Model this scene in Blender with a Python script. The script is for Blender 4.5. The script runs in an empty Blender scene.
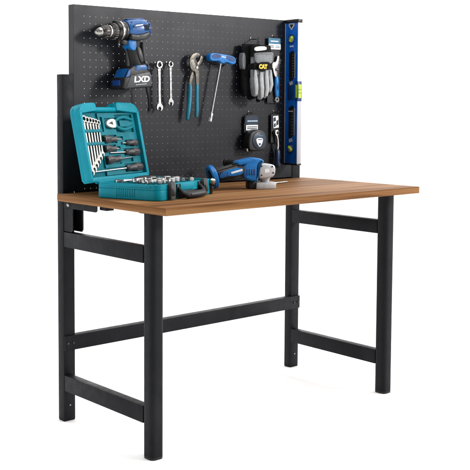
import bpy, bmesh, math, random
from mathutils import Vector, Matrix
random.seed(7)
PI = math.pi
scn = bpy.context.scene
COL = scn.collection
R = math.radians

# ------------------------------------------------------------------ materials
def new_mat(name):
    m = bpy.data.materials.new(name); m.use_nodes = True
    return m, m.node_tree, m.node_tree.nodes['Principled BSDF']

def mat(name, col, rough=.5, metal=0., spec=.5, var=.12, vscale=40, bump=.15, bscale=300, rvar=.12, coat=0., wear=None, bdist=.0005):
    m, nt, b = new_mat(name)
    N = nt.nodes; Lk = nt.links
    tc = N.new('ShaderNodeTexCoord')
    n1 = N.new('ShaderNodeTexNoise'); n1.inputs['Scale'].default_value = vscale; n1.inputs['Detail'].default_value = 5
    Lk.new(tc.outputs['Object'], n1.inputs['Vector'])
    cr = N.new('ShaderNodeValToRGB')
    cr.color_ramp.elements[0].position = .3; cr.color_ramp.elements[1].position = .7
    cr.color_ramp.elements[0].color = tuple(c * (1 - var) for c in col) + (1,)
    cr.color_ramp.elements[1].color = tuple(min(1, c * (1 + var)) for c in col) + (1,)
    Lk.new(n1.outputs['Fac'], cr.inputs['Fac'])
    out = cr.outputs['Color']
    if wear:
        n3 = N.new('ShaderNodeTexNoise'); n3.inputs['Scale'].default_value = 120; n3.inputs['Detail'].default_value = 8
        Lk.new(tc.outputs['Object'], n3.inputs['Vector'])
        mr = N.new('ShaderNodeMapRange'); mr.inputs['From Min'].default_value = .6; mr.inputs['From Max'].default_value = .7
        Lk.new(n3.outputs['Fac'], mr.inputs['Value'])
        mx = N.new('ShaderNodeMix'); mx.data_type = 'RGBA'; mx.inputs['B'].default_value = tuple(wear) + (1,)
        Lk.new(mr.outputs['Result'], mx.inputs['Factor']); Lk.new(out, mx.inputs['A'])
        out = mx.outputs['Result']
    Lk.new(out, b.inputs['Base Color'])
    b.inputs['Metallic'].default_value = metal
    b.inputs['Specular IOR Level'].default_value = spec
    b.inputs['Coat Weight'].default_value = coat
    mr = N.new('ShaderNodeMapRange'); mr.inputs['To Min'].default_value = max(.02, rough - rvar); mr.inputs['To Max'].default_value = min(1, rough + rvar)
    mr.inputs['From Min'].default_value = .3; mr.inputs['From Max'].default_value = .7
    n2 = N.new('ShaderNodeTexNoise'); n2.inputs['Scale'].default_value = vscale * 1.7; n2.inputs['Detail'].default_value = 6
    Lk.new(tc.outputs['Object'], n2.inputs['Vector'])
    Lk.new(n2.outputs['Fac'], mr.inputs['Value']); Lk.new(mr.outputs['Result'], b.inputs['Roughness'])
    if bump:
        nb = N.new('ShaderNodeTexNoise'); nb.inputs['Scale'].default_value = bscale; nb.inputs['Detail'].default_value = 3
        Lk.new(tc.outputs['Object'], nb.inputs['Vector'])
        bp = N.new('ShaderNodeBump'); bp.inputs['Strength'].default_value = bump; bp.inputs['Distance'].default_value = bdist
        Lk.new(nb.outputs['Fac'], bp.inputs['Height']); Lk.new(bp.outputs['Normal'], b.inputs['Normal'])
    return m

def wood(name, dim=1.):
    m, nt, b = new_mat(name); N = nt.nodes; Lk = nt.links
    tc0 = N.new('ShaderNodeTexCoord'); sp = N.new('ShaderNodeSeparateXYZ'); cb = N.new('ShaderNodeCombineXYZ')
    Lk.new(tc0.outputs['Object'], sp.inputs[0]); Lk.new(sp.outputs['Y'], cb.inputs['X']); Lk.new(sp.outputs['Z'], cb.inputs['Y']); Lk.new(sp.outputs['Z'], cb.inputs['Z'])
    sn = N.new('ShaderNodeSeparateXYZ'); Lk.new(tc0.outputs['Normal'], sn.inputs[0])
    ab = N.new('ShaderNodeMath'); ab.operation = 'ABSOLUTE'; Lk.new(sn.outputs['X'], ab.inputs[0])
    gt = N.new('ShaderNodeMath'); gt.operation = 'GREATER_THAN'; gt.inputs[1].default_value = .5; Lk.new(ab.outputs[0], gt.inputs[0])
    vm = N.new('ShaderNodeMix'); vm.data_type = 'VECTOR'; Lk.new(gt.outputs[0], vm.inputs['Factor'])
    Lk.new(tc0.outputs['Object'], vm.inputs[4]); Lk.new(cb.outputs[0], vm.inputs[5])
    class tc: outputs = {'Object': vm.outputs[1]}
    def noise(sx, sy, sz, scale, detail, rough=.6, dist=0.):
        mp = N.new('ShaderNodeMapping'); mp.inputs['Scale'].default_value = (sx, sy, sz)
        Lk.new(tc.outputs['Object'], mp.inputs['Vector'])
        n = N.new('ShaderNodeTexNoise'); n.inputs['Scale'].default_value = scale; n.inputs['Detail'].default_value = detail
        n.inputs['Roughness'].default_value = rough; n.inputs['Distortion'].default_value = dist
        Lk.new(mp.outputs['Vector'], n.inputs['Vector']); return n.outputs['Fac']
    a = noise(.55, 12, 12, 1.5, 8, .62, .35)         # broad grain bands
    c = noise(.9, 70, 70, 2.4, 8, .7, .2)            # fine streaks
    e = noise(.25, 5, 5, 1.3, 3, .5)
    r1 = N.new('ShaderNodeValToRGB'); E = r1.color_ramp.elements
    E[0].position = .22; E[0].color = (.165 * dim, .070 * dim, .026 * dim, 1)
    E[1].position = .74; E[1].color = (.47 * dim, .250 * dim, .108 * dim, 1)
    x = E.new(.40); x.color = (.295 * dim, .132 * dim, .048 * dim, 1)
    x = E.new(.55); x.color = (.37 * dim, .178 * dim, .071 * dim, 1)
    mx = N.new('ShaderNodeMix'); mx.data_type = 'FLOAT'; mx.inputs['Factor'].default_value = .38
    Lk.new(a, mx.inputs['A']); Lk.new(c, mx.inputs['B'])
    mx2 = N.new('ShaderNodeMix'); mx2.data_type = 'FLOAT'; mx2.inputs['Factor'].default_value = .28
    Lk.new(mx.outputs['Result'], mx2.inputs['A']); Lk.new(e, mx2.inputs['B'])
    mr = N.new('ShaderNodeMapRange'); mr.inputs['From Min'].default_value = .36; mr.inputs['From Max'].default_value = .64
    Lk.new(mx2.outputs['Result'], mr.inputs['Value']); Lk.new(mr.outputs['Result'], r1.inputs['Fac'])
    Lk.new(r1.outputs['Color'], b.inputs['Base Color'])
    b.inputs['Roughness'].default_value = .62; b.inputs['Specular IOR Level'].default_value = .05
    bp = N.new('ShaderNodeBump'); bp.inputs['Strength'].default_value = .25; bp.inputs['Distance'].default_value = .0006
    Lk.new(c, bp.inputs['Height']); Lk.new(bp.outputs['Normal'], b.inputs['Normal'])
    return m

M = {}
M['frame'] = mat('powder_coat', (.0056, .0060, .0080), .54, spec=.13, var=.08, vscale=25, bump=.35, bscale=900, rvar=.06)
M['panel'] = mat('panel_coat', (.0078, .0084, .0124), .40, spec=.22, var=.06, vscale=8, bump=.3, bscale=1100, rvar=.05)
def dusty(m, sc, amt, col):
    nt = m.node_tree; N = nt.nodes; Lk = nt.links; b = N['Principled BSDF']; src = b.inputs['Base Color'].links[0].from_socket
    tc = N.new('ShaderNodeTexCoord'); mp = N.new('ShaderNodeMapping'); mp.inputs['Scale'].default_value = (1, 1, .35); Lk.new(tc.outputs['Object'], mp.inputs['Vector'])
    n = N.new('ShaderNodeTexNoise'); n.inputs['Scale'].default_value = sc; n.inputs['Detail'].default_value = 10; n.inputs['Roughness'].default_value = .72; Lk.new(mp.outputs['Vector'], n.inputs['Vector'])
    mr = N.new('ShaderNodeMapRange'); mr.inputs['From Min'].default_value = .50; mr.inputs['From Max'].default_value = .75; mr.inputs['To Max'].default_value = amt; Lk.new(n.outputs['Fac'], mr.inputs['Value'])
    mx = N.new('ShaderNodeMix'); mx.data_type = 'RGBA'; mx.inputs['B'].default_value = col + (1,); Lk.new(mr.outputs['Result'], mx.inputs['Factor']); Lk.new(src, mx.inputs['A']); Lk.new(mx.outputs['Result'], b.inputs['Base Color'])
dusty(M['frame'], 9, .10, (.09, .088, .085)); dusty(M['panel'], 6, .05, (.09, .088, .09))
M['foot'] = mat('foot_plastic', (.012, .012, .012), .6, spec=.3)
M['wood'] = wood('walnut_laminate', .56)
M['teal'] = mat('teal_plastic', (.0, .215, .285), .46, spec=.14, var=.06, vscale=30, bump=.25, bscale=700)
M['tealdk'] = mat('teal_tray', (.0, .140, .180), .5, spec=.14, var=.08, vscale=30, bump=.25, bscale=500)
M['tealgrip'] = mat('teal_grip', (.0, .135, .21), .45, spec=.4, var=.1, vscale=60)
M['chrome'] = mat('chrome_steel', (.50, .49, .48), .24, metal=1, var=.06, vscale=60, bump=0, rvar=.06)
M['satin'] = mat('satin_steel', (.38, .365, .345), .34, metal=1, var=.15, vscale=80, bump=.08, bscale=500)
M['jaw'] = mat('raw_steel', (.115, .105, .092), .42, metal=.85, var=.3, vscale=110, bump=.4, bscale=600)
M['darksteel'] = mat('dark_steel', (.05, .047, .045), .35, metal=.8, var=.35, vscale=100, bump=.3, bscale=500)
M['black'] = mat('black_plastic', (.008, .008, .0085), .42, spec=.35, var=.15, bump=.3, bscale=800)
M['rubber'] = mat('black_rubber', (.010, .010, .0105), .6, spec=.28, var=.25, vscale=90, bump=.6, bscale=500)
M['grey'] = mat('grey_plastic', (.045, .047, .052), .5, spec=.3, var=.12, bump=.25)
M['blue'] = mat('blue_plastic', (.007, .135, .40), .36, spec=.35, var=.12, vscale=60, bump=.07, bscale=600)
M['drillblue'] = mat('drill_blue', (.004, .070, .235), .34, spec=.42, var=.2, vscale=60, bump=.07)
M['blued'] = mat('blue_deep', (.004, .032, .135), .38, spec=.35, var=.15, vscale=60, bump=.2)
M['levelblue'] = mat('level_blue', (.004, .095, .44), .36, spec=.3, var=.08, vscale=20, bump=.1)
M['navy'] = mat('navy_card', (.004, .015, .036), .4, spec=.35, var=.2, vscale=60)
M['cardblue'] = mat('card_blue', (.012, .11, .20), .4, spec=.4, var=.1)
M['white'] = mat('white_print', (.74, .75, .76), .5, var=.05, bump=0)
M['silverpaint'] = mat('silver_anodised', (.40, .40, .43), .5, metal=.1, var=.03, vscale=20, bump=.1)
M['yellow'] = mat('yellow_print', (.80, .47, .01), .5, var=.05, bump=0)
M['card'] = mat('black_card', (.006, .006, .007), .4, spec=.35, var=.1, bump=.1)
M['greyfab'] = mat('grey_fabric', (.19, .20, .21), .9, spec=.15, var=.14, vscale=70, bump=.9, bscale=900, bdist=.0012)
M['palefab'] = mat('pale_fabric', (.34, .35, .36), .9, spec=.15, var=.12, vscale=70, bump=.9, bscale=900, bdist=.0012)
M['blackfab'] = mat('black_fabric', (.006, .006, .0065), .85, spec=.12, var=.2, bump=.8, bscale=700, bdist=.001)
M['vial'] = mat('vial_liquid', (.42, .60, .03), .15, spec=.6, var=.12, bump=0, coat=.5)
M['castalu'] = mat('cast_aluminium', (.47, .475, .49), .45, metal=.35, var=.07, vscale=80, bump=.35, bscale=500)
M['scrgrip'] = mat('screwdriver_grip', (.045, .040, .042), .38, spec=.5, var=.3, vscale=120, bump=.3)
M['red'] = mat('red_print', (.5, .02, .02), .5, bump=0)
m, nt, b = new_mat('studio_floor'); M['floor'] = m
b.inputs['Base Color'].default_value = (.93, .93, .93, 1); b.inputs['Roughness'].default_value = .9; b.inputs['Specular IOR Level'].default_value = .1
nn = nt.nodes.new('ShaderNodeTexNoise'); nn.inputs['Scale'].default_value = 2
rr = nt.nodes.new('ShaderNodeValToRGB'); rr.color_ramp.elements[0].color = (.95, .95, .95, 1); rr.color_ramp.elements[1].color = (.97, .97, .97, 1)
nt.links.new(nn.outputs['Fac'], rr.inputs['Fac']); nt.links.new(rr.outputs['Color'], b.inputs['Base Color'])

# ------------------------------------------------------------------ mesh helpers
class MB:
    """collects shapes into one bmesh"""
    def __init__(s): s.b = bmesh.new(); s.mats = []
    def mi(s, m):
        if m not in s.mats: s.mats.append(m)
        return s.mats.index(m)
    def _fin(s, tmp, mx=None, m=None):
        if mx is not None: bmesh.ops.transform(tmp, matrix=mx, verts=tmp.verts)
        bmesh.ops.recalc_face_normals(tmp, faces=tmp.faces)
        i = s.mi(m) if m else 0
        if m:
            for f in tmp.faces: f.material_index = i
        me = bpy.data.meshes.new('t'); tmp.to_mesh(me); tmp.free()
        s.b.from_mesh(me); bpy.data.meshes.remove(me)
        return s
    def box(s, c, d, bev=.001, seg=2, mx=None, m=None):
        t = bmesh.new(); bmesh.ops.create_cube(t, size=1)
        bmesh.ops.scale(t, vec=d, verts=t.verts); bmesh.ops.translate(t, vec=c, verts=t.verts)
        if bev: bmesh.ops.bevel(t, geom=t.edges[:], offset=min(bev, min(d) * .45), segments=seg, profile=.5, affect='EDGES')
        return s._fin(t, mx, m)
    def bb(s, x0, x1, y0, y1, z0, z1, bev=.001, seg=2, mx=None, m=None):
        return s.box(((x0 + x1) / 2, (y0 + y1) / 2, (z0 + z1) / 2), (abs(x1 - x0), abs(y1 - y0), abs(z1 - z0)), bev, seg, mx, m)
    def prism(s, pts, y0, y1, bev=.001, seg=2, mx=None, m=None, plane='xz', holes=None):
        """2-D outline extruded along the remaining axis"""
        t = bmesh.new()
        def P(p, y): return (p[0], y, p[1]) if plane == 'xz' else ((p[0], p[1], y) if plane == 'xy' else (y, p[0], p[1]))
        v0 = [t.verts.new(P(p, y0)) for p in pts]; v1 = [t.verts.new(P(p, y1)) for p in pts]
        f0 = t.faces.new(v0); f1 = t.faces.new(list(reversed(v1)))
        n = len(pts)
        for i in range(n): t.faces.new((v0[i], v0[(i + 1) % n], v1[(i + 1) % n], v1[i]))
        bmesh.ops.recalc_face_normals(t, faces=t.faces)
        if bev:
            ed = list(set(list(f0.edges) + list(f1.edges)))
            bmesh.ops.bevel(t, geom=ed, offset=bev, segments=seg, profile=.5, affect='EDGES')
        return s._fin(t, mx, m)
    def lathe(s, prof, axis='z', n=32, mx=None, m=None, sx=1., sy=1.):
        """prof: list of (h, r); capped at both ends"""
        t = bmesh.new(); rings = []
        for h, r in prof:
            ring = []
            for k in range(n):
                a = 2 * PI * k / n; p = (r * sx * math.cos(a), r * sy * math.sin(a), h)
                if axis == 'x': p = (p[2], p[0], p[1])
                elif axis == 'y': p = (p[0], p[2], p[1])
                ring.append(t.verts.new(p))
            rings.append(ring)
        for a, b_ in zip(rings, rings[1:]):
            for k in range(n): t.faces.new((a[k], a[(k + 1) % n], b_[(k + 1) % n], b_[k]))
        t.faces.new(rings[0]); t.faces.new(list(reversed(rings[-1])))
        return s._fin(t, mx, m)
    def tube(s, path, rad, n=12, flat=1., side=None, mx=None, m=None, round_ends=True):
        """path of points with radius (number or list); flat scales the section along 'side'"""
        t = bmesh.new(); P = [Vector(p) for p in path]
        rr = list(rad) if isinstance(rad, (list, tuple)) else [rad] * len(P)
        if round_ends:
            d0 = (P[0] - P[1]).normalized(); d1 = (P[-1] - P[-2]).normalized()
            ra, rb = rr[0], rr[-1]
            P = [P[0] + d0 * ra * .45, P[0] + d0 * ra * .3] + P + [P[-1] + d1 * rb * .3, P[-1] + d1 * rb * .45]
            rr = [ra * .35, ra * .78] + rr + [rb * .78, rb * .35]
        ref = Vector(side) if side else Vector((0, 1, 0))
        rings = []
        for i, p in enumerate(P):
            a = P[max(0, i - 1)]; c = P[min(len(P) - 1, i + 1)]
            d = (c - a).normalized(); u = (ref - d * ref.dot(d))
            if u.length < 1e-4: u = Vector((0, 0, 1)) - d * d.z
            u.normalize(); w = d.cross(u)
            rings.append([t.verts.new(p + (u * math.cos(2 * PI * k / n) * flat + w * math.sin(2 * PI * k / n)) * rr[i]) for k in range(n)])
        for a, b_ in zip(rings, rings[1:]):
            for k in range(n): t.faces.new((a[k], a[(k + 1) % n], b_[(k + 1) % n], b_[k]))
        t.faces.new(rings[0]); t.faces.new(list(reversed(rings[-1])))
        return s._fin(t, mx, m)
    def ring(s, c, r0, r1, y0, y1, n=24, mx=None, m=None, axis='y', bev=.0008, sq=1., a0=0, a1=2 * PI):
        """annulus (or arc of one) with thickness"""
        t = bmesh.new(); full = abs(a1 - a0 - 2 * PI) < 1e-6; k_ = n if full else n + 1
        def P(r, a, y):
            q = (r * math.cos(a), y, r * sq * math.sin(a))
            if axis == 'x': q = (q[1], q[0], q[2])
            if axis == 'z': q = (q[0], q[2], q[1])
            return Vector(q) + Vector(c)
        sec = [(r0, y0), (r1, y0), (r1, y1), (r0, y1)]
        if bev:
            b_ = bev; sec = [(r0, y0 + b_), (r0 + b_, y0), (r1 - b_, y0), (r1, y0 + b_), (r1, y1 - b_), (r1 - b_, y1), (r0 + b_, y1), (r0, y1 - b_)]
        rings = [[t.verts.new(P(r, a0 + (a1 - a0) * k / n, y)) for r, y in sec] for k in range(k_)]
        q = len(sec)
        for i in range(n):
            a = rings[i]; b2 = rings[(i + 1) % k_]
            for j in range(q): t.faces.new((a[j], a[(j + 1) % q], b2[(j + 1) % q], b2[j]))
        if not full: t.faces.new(rings[0]); t.faces.new(list(reversed(rings[-1])))
        return s._fin(t, mx, m)
    def build(s, name, material=None, parent=None, smooth=True, sharp=38, world=None):
        bm = s.b; bm.normal_update()
        if smooth:
            for f in bm.faces: f.smooth = True
            for e in bm.edges:
                if len(e.link_faces) == 2 and e.calc_face_angle(0) > R(sharp): e.smooth = False
        me = bpy.data.meshes.new(name); bm.to_mesh(me); bm.free()
        for k in (s.mats or [material]): me.materials.append(M[k] if isinstance(k, str) else k)
        o = bpy.data.objects.new(name, me); COL.objects.link(o)
        if parent: o.parent = parent
        if world is not None: o.matrix_world = world
        return o

def tag(o, label=None, cat=None, group=None, kind=None):
    for k, v in (('label', label), ('category', cat), ('group', group), ('kind', kind)):
        if v: o[k] = v
    return o
def thing(name, label, cat, mx=None, group=None):
    o = bpy.data.objects.new(name, None); COL.objects.link(o); o.empty_display_size = .02
    if mx is not None: o.matrix_world = mx
    return tag(o, label, cat, group)
def T(x, y, z): return Matrix.Translation((x, y, z))
def RY(a): return Matrix.Rotation(R(a), 4, 'Y')
def RZ(a): return Matrix.Rotation(R(a), 4, 'Z')
def RX(a): return Matrix.Rotation(R(a), 4, 'X')
def circ(cx, cz, r, n=24, a0=0, a1=360, sx=1):
    k = n if abs(a1 - a0) >= 360 else n + 1
    return [(cx + sx * r * math.cos(R(a0 + (a1 - a0) * i / n)), cz + r * math.sin(R(a0 + (a1 - a0) * i / n))) for i in range(k)]
def rrect(x0, x1, z0, z1, r, n=5):
    o = []
    for cx, cz, a in ((x1 - r, z1 - r, 0), (x0 + r, z1 - r, 90), (x0 + r, z0 + r, 180), (x1 - r, z0 + r, 270)):
        o += [(cx + r * math.cos(R(a + 90 * i / n)), cz + r * math.sin(R(a + 90 * i / n))) for i in range(n + 1)]
    return o
def smooth2(pts, it=2):
    for _ in range(it):
        o = []
        for i, p in enumerate(pts):
            q = pts[(i + 1) % len(pts)]
            o += [(p[0] * .75 + q[0] * .25, p[1] * .75 + q[1] * .25), (p[0] * .25 + q[0] * .75, p[1] * .25 + q[1] * .75)]
        pts = o
    return pts
def writing(name, txt, size, mx, material, parent, bold=0., shear=0., sx=1.):
    """lettering as a thin mesh; mx maps text plane (x right, y up, z out) to the parent's frame"""
    cu = bpy.data.curves.new(name, 'FONT'); cu.body = txt; cu.size = size; cu.extrude = .0003; cu.offset = bold; cu.shear = shear
    cu.align_x = 'CENTER'; cu.align_y = 'CENTER'; cu.resolution_u = 3
    to = bpy.data.objects.new('t', cu); COL.objects.link(to)
    dg = bpy.context.evaluated_depsgraph_get(); me = bpy.data.meshes.new_from_object(to.evaluated_get(dg))
    bpy.data.objects.remove(to); bpy.data.curves.remove(cu)
    me.transform(mx @ Matrix.Diagonal((sx, 1, 1, 1))); me.name = name; me.materials.clear(); me.materials.append(M[material])
    o = bpy.data.objects.new(name, me); COL.objects.link(o); o.parent = parent
    return o
FRONT = RX(90)          # text plane -> facing -y

# ------------------------------------------------------------------ setting
b_ = bmesh.new(); bmesh.ops.create_grid(b_, x_segments=8, y_segments=8, size=60)
me = bpy.data.meshes.new('floor'); b_.to_mesh(me); b_.free(); me.materials.append(M['floor'])
fl = bpy.data.objects.new('floor', me); COL.objects.link(fl); fl.location.z = 0; tag(fl, kind='structure')

# ------------------------------------------------------------------ workbench
H, TT, LEN, DEP = .785, .0239, 1.2, .5802
PX0, PX1, PW = .0206, 1.176, .0454
PY0, PY1 = .574, .610
bench = thing('workbench', 'black steel workbench with a brown wood top and a dark pegboard back panel', 'workbench', T(0, 0, 0))
MB().bb(0, LEN, 0, DEP, H - TT, H, .0012, 2).build('tabletop', 'wood', bench)
# rear posts: run from the floor to above the tabletop
for x0 in (PX0, PX1 - PW):
    p = MB(); p.bb(x0, x0 + PW, PY0, PY1, .003, 1.186, .0018, 2)
    p.bb(x0 + .001, x0 + PW - .001, PY0 + .001, PY1 - .001, 0, .006, .001)
    post = p.build('rear_leg', 'frame', bench)
    q = MB()
    for z in (.272,):
        for dx in (.012, .034): q.lathe([(PY0 - .0105, .0033), (PY0 - .0092, .0045), (PY0 - .006, .0045)], 'y', 12, mx=T(x0 + dx, 0, z))
    q.build('bolt', 'darksteel', post)
    MB().lathe([(PY0 - .0022, .0022), (PY0 - .001, .0032), (PY0 + .001, .0032)], 'y', 14, mx=T(x0 + .024, 0, .055)).build('bolt', 'satin', post)  # silver disc stands in for bright background seen through a hole in the post
# front legs: rounded tubes
def rlegpts(cx, cy, s, r): return rrect(cx - s / 2, cx + s / 2, cy - s / 2, cy + s / 2, r, 6)
for cx in (.046, 1.154):
    lg = MB().prism(rlegpts(cx, .116, .0505, .0165), .008, H - TT - .004, 0, plane='xy').build('front_leg', 'frame', bench)
    MB().prism(rlegpts(cx, .116, .0500, .0162), 0, .0085, .001, 1, plane='xy').build('foot_cap', 'foot', lg)
    MB().bb(cx - .03, cx + .042, .083, .150, H - TT - .0045, H - TT - .0003, .0008).build('mounting_plate', 'frame', lg)
# side rails
for x0, x1 in ((.0215, .0515), (1.1305, 1.1605)):
    for z0, z1 in ((.604, .655), (.108, .162)):
        MB().bb(x0, x1, .137, PY0 - .0003, z0, z1, .0015, 2).build('side_rail', 'frame', bench)
MB().bb(.0215, 1.1755, PY0 - .0075, PY0 - .0004, .2465, .2975, .0012, 2).bb(PX0 + PW + .001, PX1 - PW - .001, PY0 - .0004, PY0 + .022, .2925, .2974, .001, 2).build('rear_stretcher', 'frame', bench)
# brackets beneath the top
for s, xb in ((1, .0215), (-1, 1.175)):
    k = MB(); f = lambda a, c: tuple(sorted((xb + s * a, xb + s * c)))
    k.prism([(.573, .7605), (.378, .7605), (.378, .742), (.385, .737), (.573, .737)], f(0, .003)[0], f(0, .003)[1], .0006, 1, plane='yz')
    k.bb(*f(.0, .045), .378, .573, .7575, .7607, .0006)
    k.bb(*f(.010, .040), .340, .3775, .7450, .7607, .001)
    if s > 0: k.prism([(.573, .7368), (.520, .7368), (.520, .664), (.526, .658), (.573, .658)], f(.001, .004)[0], f(.001, .004)[1], .0006, 1, plane='yz')
    if s > 0: k.prism([(.573, .757), (.518, .757), (.518, .665), (.524, .657), (.573, .657)], f(.038, .044)[0], f(.038, .044)[1], .0006, 1, plane='yz')
    br = k.build('bracket', 'frame', bench)
    q = MB(); xx = xb - s * .0035
    q.lathe([(0, .0042), (.0028, .0068), (.0038, .0068)], 'x', 16, mx=T(xx if s > 0 else xb + .0035, .546, .749) @ (Matrix.Identity(4) if s > 0 else RZ(180)))
    q.build('bolt', 'satin', br)
# pegboard panel with real perforations
def pegboard():
    t = bmesh.new()
    X0, X1, Z0, Z1, Y = .0675, 1.1295, .790, 1.4205, .5765
    p = .02445; r = .00135; nx, nz = 41, 25; gx0 = .111; gz1 = 1.3835
    grid = {}
    def V(x, z):
        k = (round(x, 5), round(z, 5))
        if k not in grid: grid[k] = t.verts.new((x, Y, z))
        return grid[k]
    hx0 = gx0 - p / 2; hz1 = gz1 + p / 2
    xs = [hx0 + i * p for i in range(nx + 1)]; zs = [hz1 - j * p for j in range(nz + 1)]
    for i in range(nx):
        for j in range(nz):
            a, c, e, g = xs[i], xs[i + 1], zs[j + 1], zs[j]; mx_, mz = (a + c) / 2, (e + g) / 2
            if g - p < Z0 + .012: pass
            outer = [(c, mz), (c, g), (mx_, g), (a, g), (a, mz), (a, e), (mx_, e), (c, e)]
            hv = [t.verts.new((mx_ + r * math.cos(k * PI / 4), Y, mz + r * math.sin(k * PI / 4))) for k in range(8)]
            hb = [t.verts.new((v.co.x, Y + .0022, v.co.z)) for v in hv]
            ov = [V(*q) for q in outer]
            for k in range(8):
                t.faces.new((ov[k], ov[(k + 1) % 8], hv[(k + 1) % 8], hv[k]))
                t.faces.new((hv[k], hv[(k + 1) % 8], hb[(k + 1) % 8], hb[k]))
    # plain margins
    mids_x = sorted(set([v[0] for v in grid if True])); mids_z = sorted(set([v[1] for v in grid]))
    def strip(pa, pb):
        for q in range(len(pa) - 1): t.faces.new((t_(pa[q]), t_(pa[q + 1]), t_(pb[q + 1]), t_(pb[q])))
    def t_(q): return V(*q)
    lo, hi = mids_z[0], mids_z[-1]; le, ri = mids_x[0], mids_x[-1]
    strip([(x, hi) for x in mids_x], [(x, Z1) for x in mids_x]); strip([(x, Z0) for x in mids_x], [(x, lo) for x in mids_x])
    strip([(X0, z) for z in mids_z], [(le, z) for z in mids_z]); strip([(ri, z) for z in mids_z], [(X1, z) for z in mids_z])
    for xa, xb in ((X0, le), (ri, X1)):
        for za, zb in ((Z0, lo), (hi, Z1)): t.faces.new((V(xa, za), V(xb, za), V(xb, zb), V(xa, zb)))
    bmesh.ops.recalc_face_normals(t, faces=t.faces)
    m_ = MB(); me = bpy.data.meshes.new('t'); t.to_mesh(me); t.free(); m_.b.from_mesh(me)
    # folded returns on the four sides, a hair behind the sheet
    F = Y + .0002
    m_.bb(X0 - .0004, X0 + .0012, F, PY1 - .003, Z0, Z1 + .0004, .0003, 1)
    m_.bb(X1 - .0012, X1 + .0004, F, PY1 - .003, Z0, Z1 + .0004, .0003, 1)
    m_.bb(X0, X1, F, PY1 - .003, Z1 - .0012, Z1 + .0006, .0003, 1)
    m_.bb(X0, X1, F, PY1 - .003, Z0 - .0006, Z0 + .0012, .0003, 1)
    return m_
pegboard().build('pegboard_panel', 'panel', bench)
BY = .5765              # front surface of the pegboard

# ------------------------------------------------------------------ peg hooks
def hook(x, z, label, out=.03, w=0.):
    mx = T(x, BY, z)
    k = MB()
    for dx in ((-w / 2, w / 2) if w else (0,)):
        k.tube([(dx, .004, .004), (dx, -.004, .002), (dx, -out * .6, 0), (dx, -out * .9, .001), (dx, -out, .007)], .0017, 8)
    if w: k.tube([(-w / 2, -out, .007), (w / 2, -out, .007)], .0017, 8)
    else: k.bb(-.0045, .0045, -.0014, -.0002, -.006, .010, .0004)
    o = k.build('peg_hook', 'darksteel', None, world=mx)
    return tag(o, label, 'hook', 'small wire hooks on the pegboard')

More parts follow.
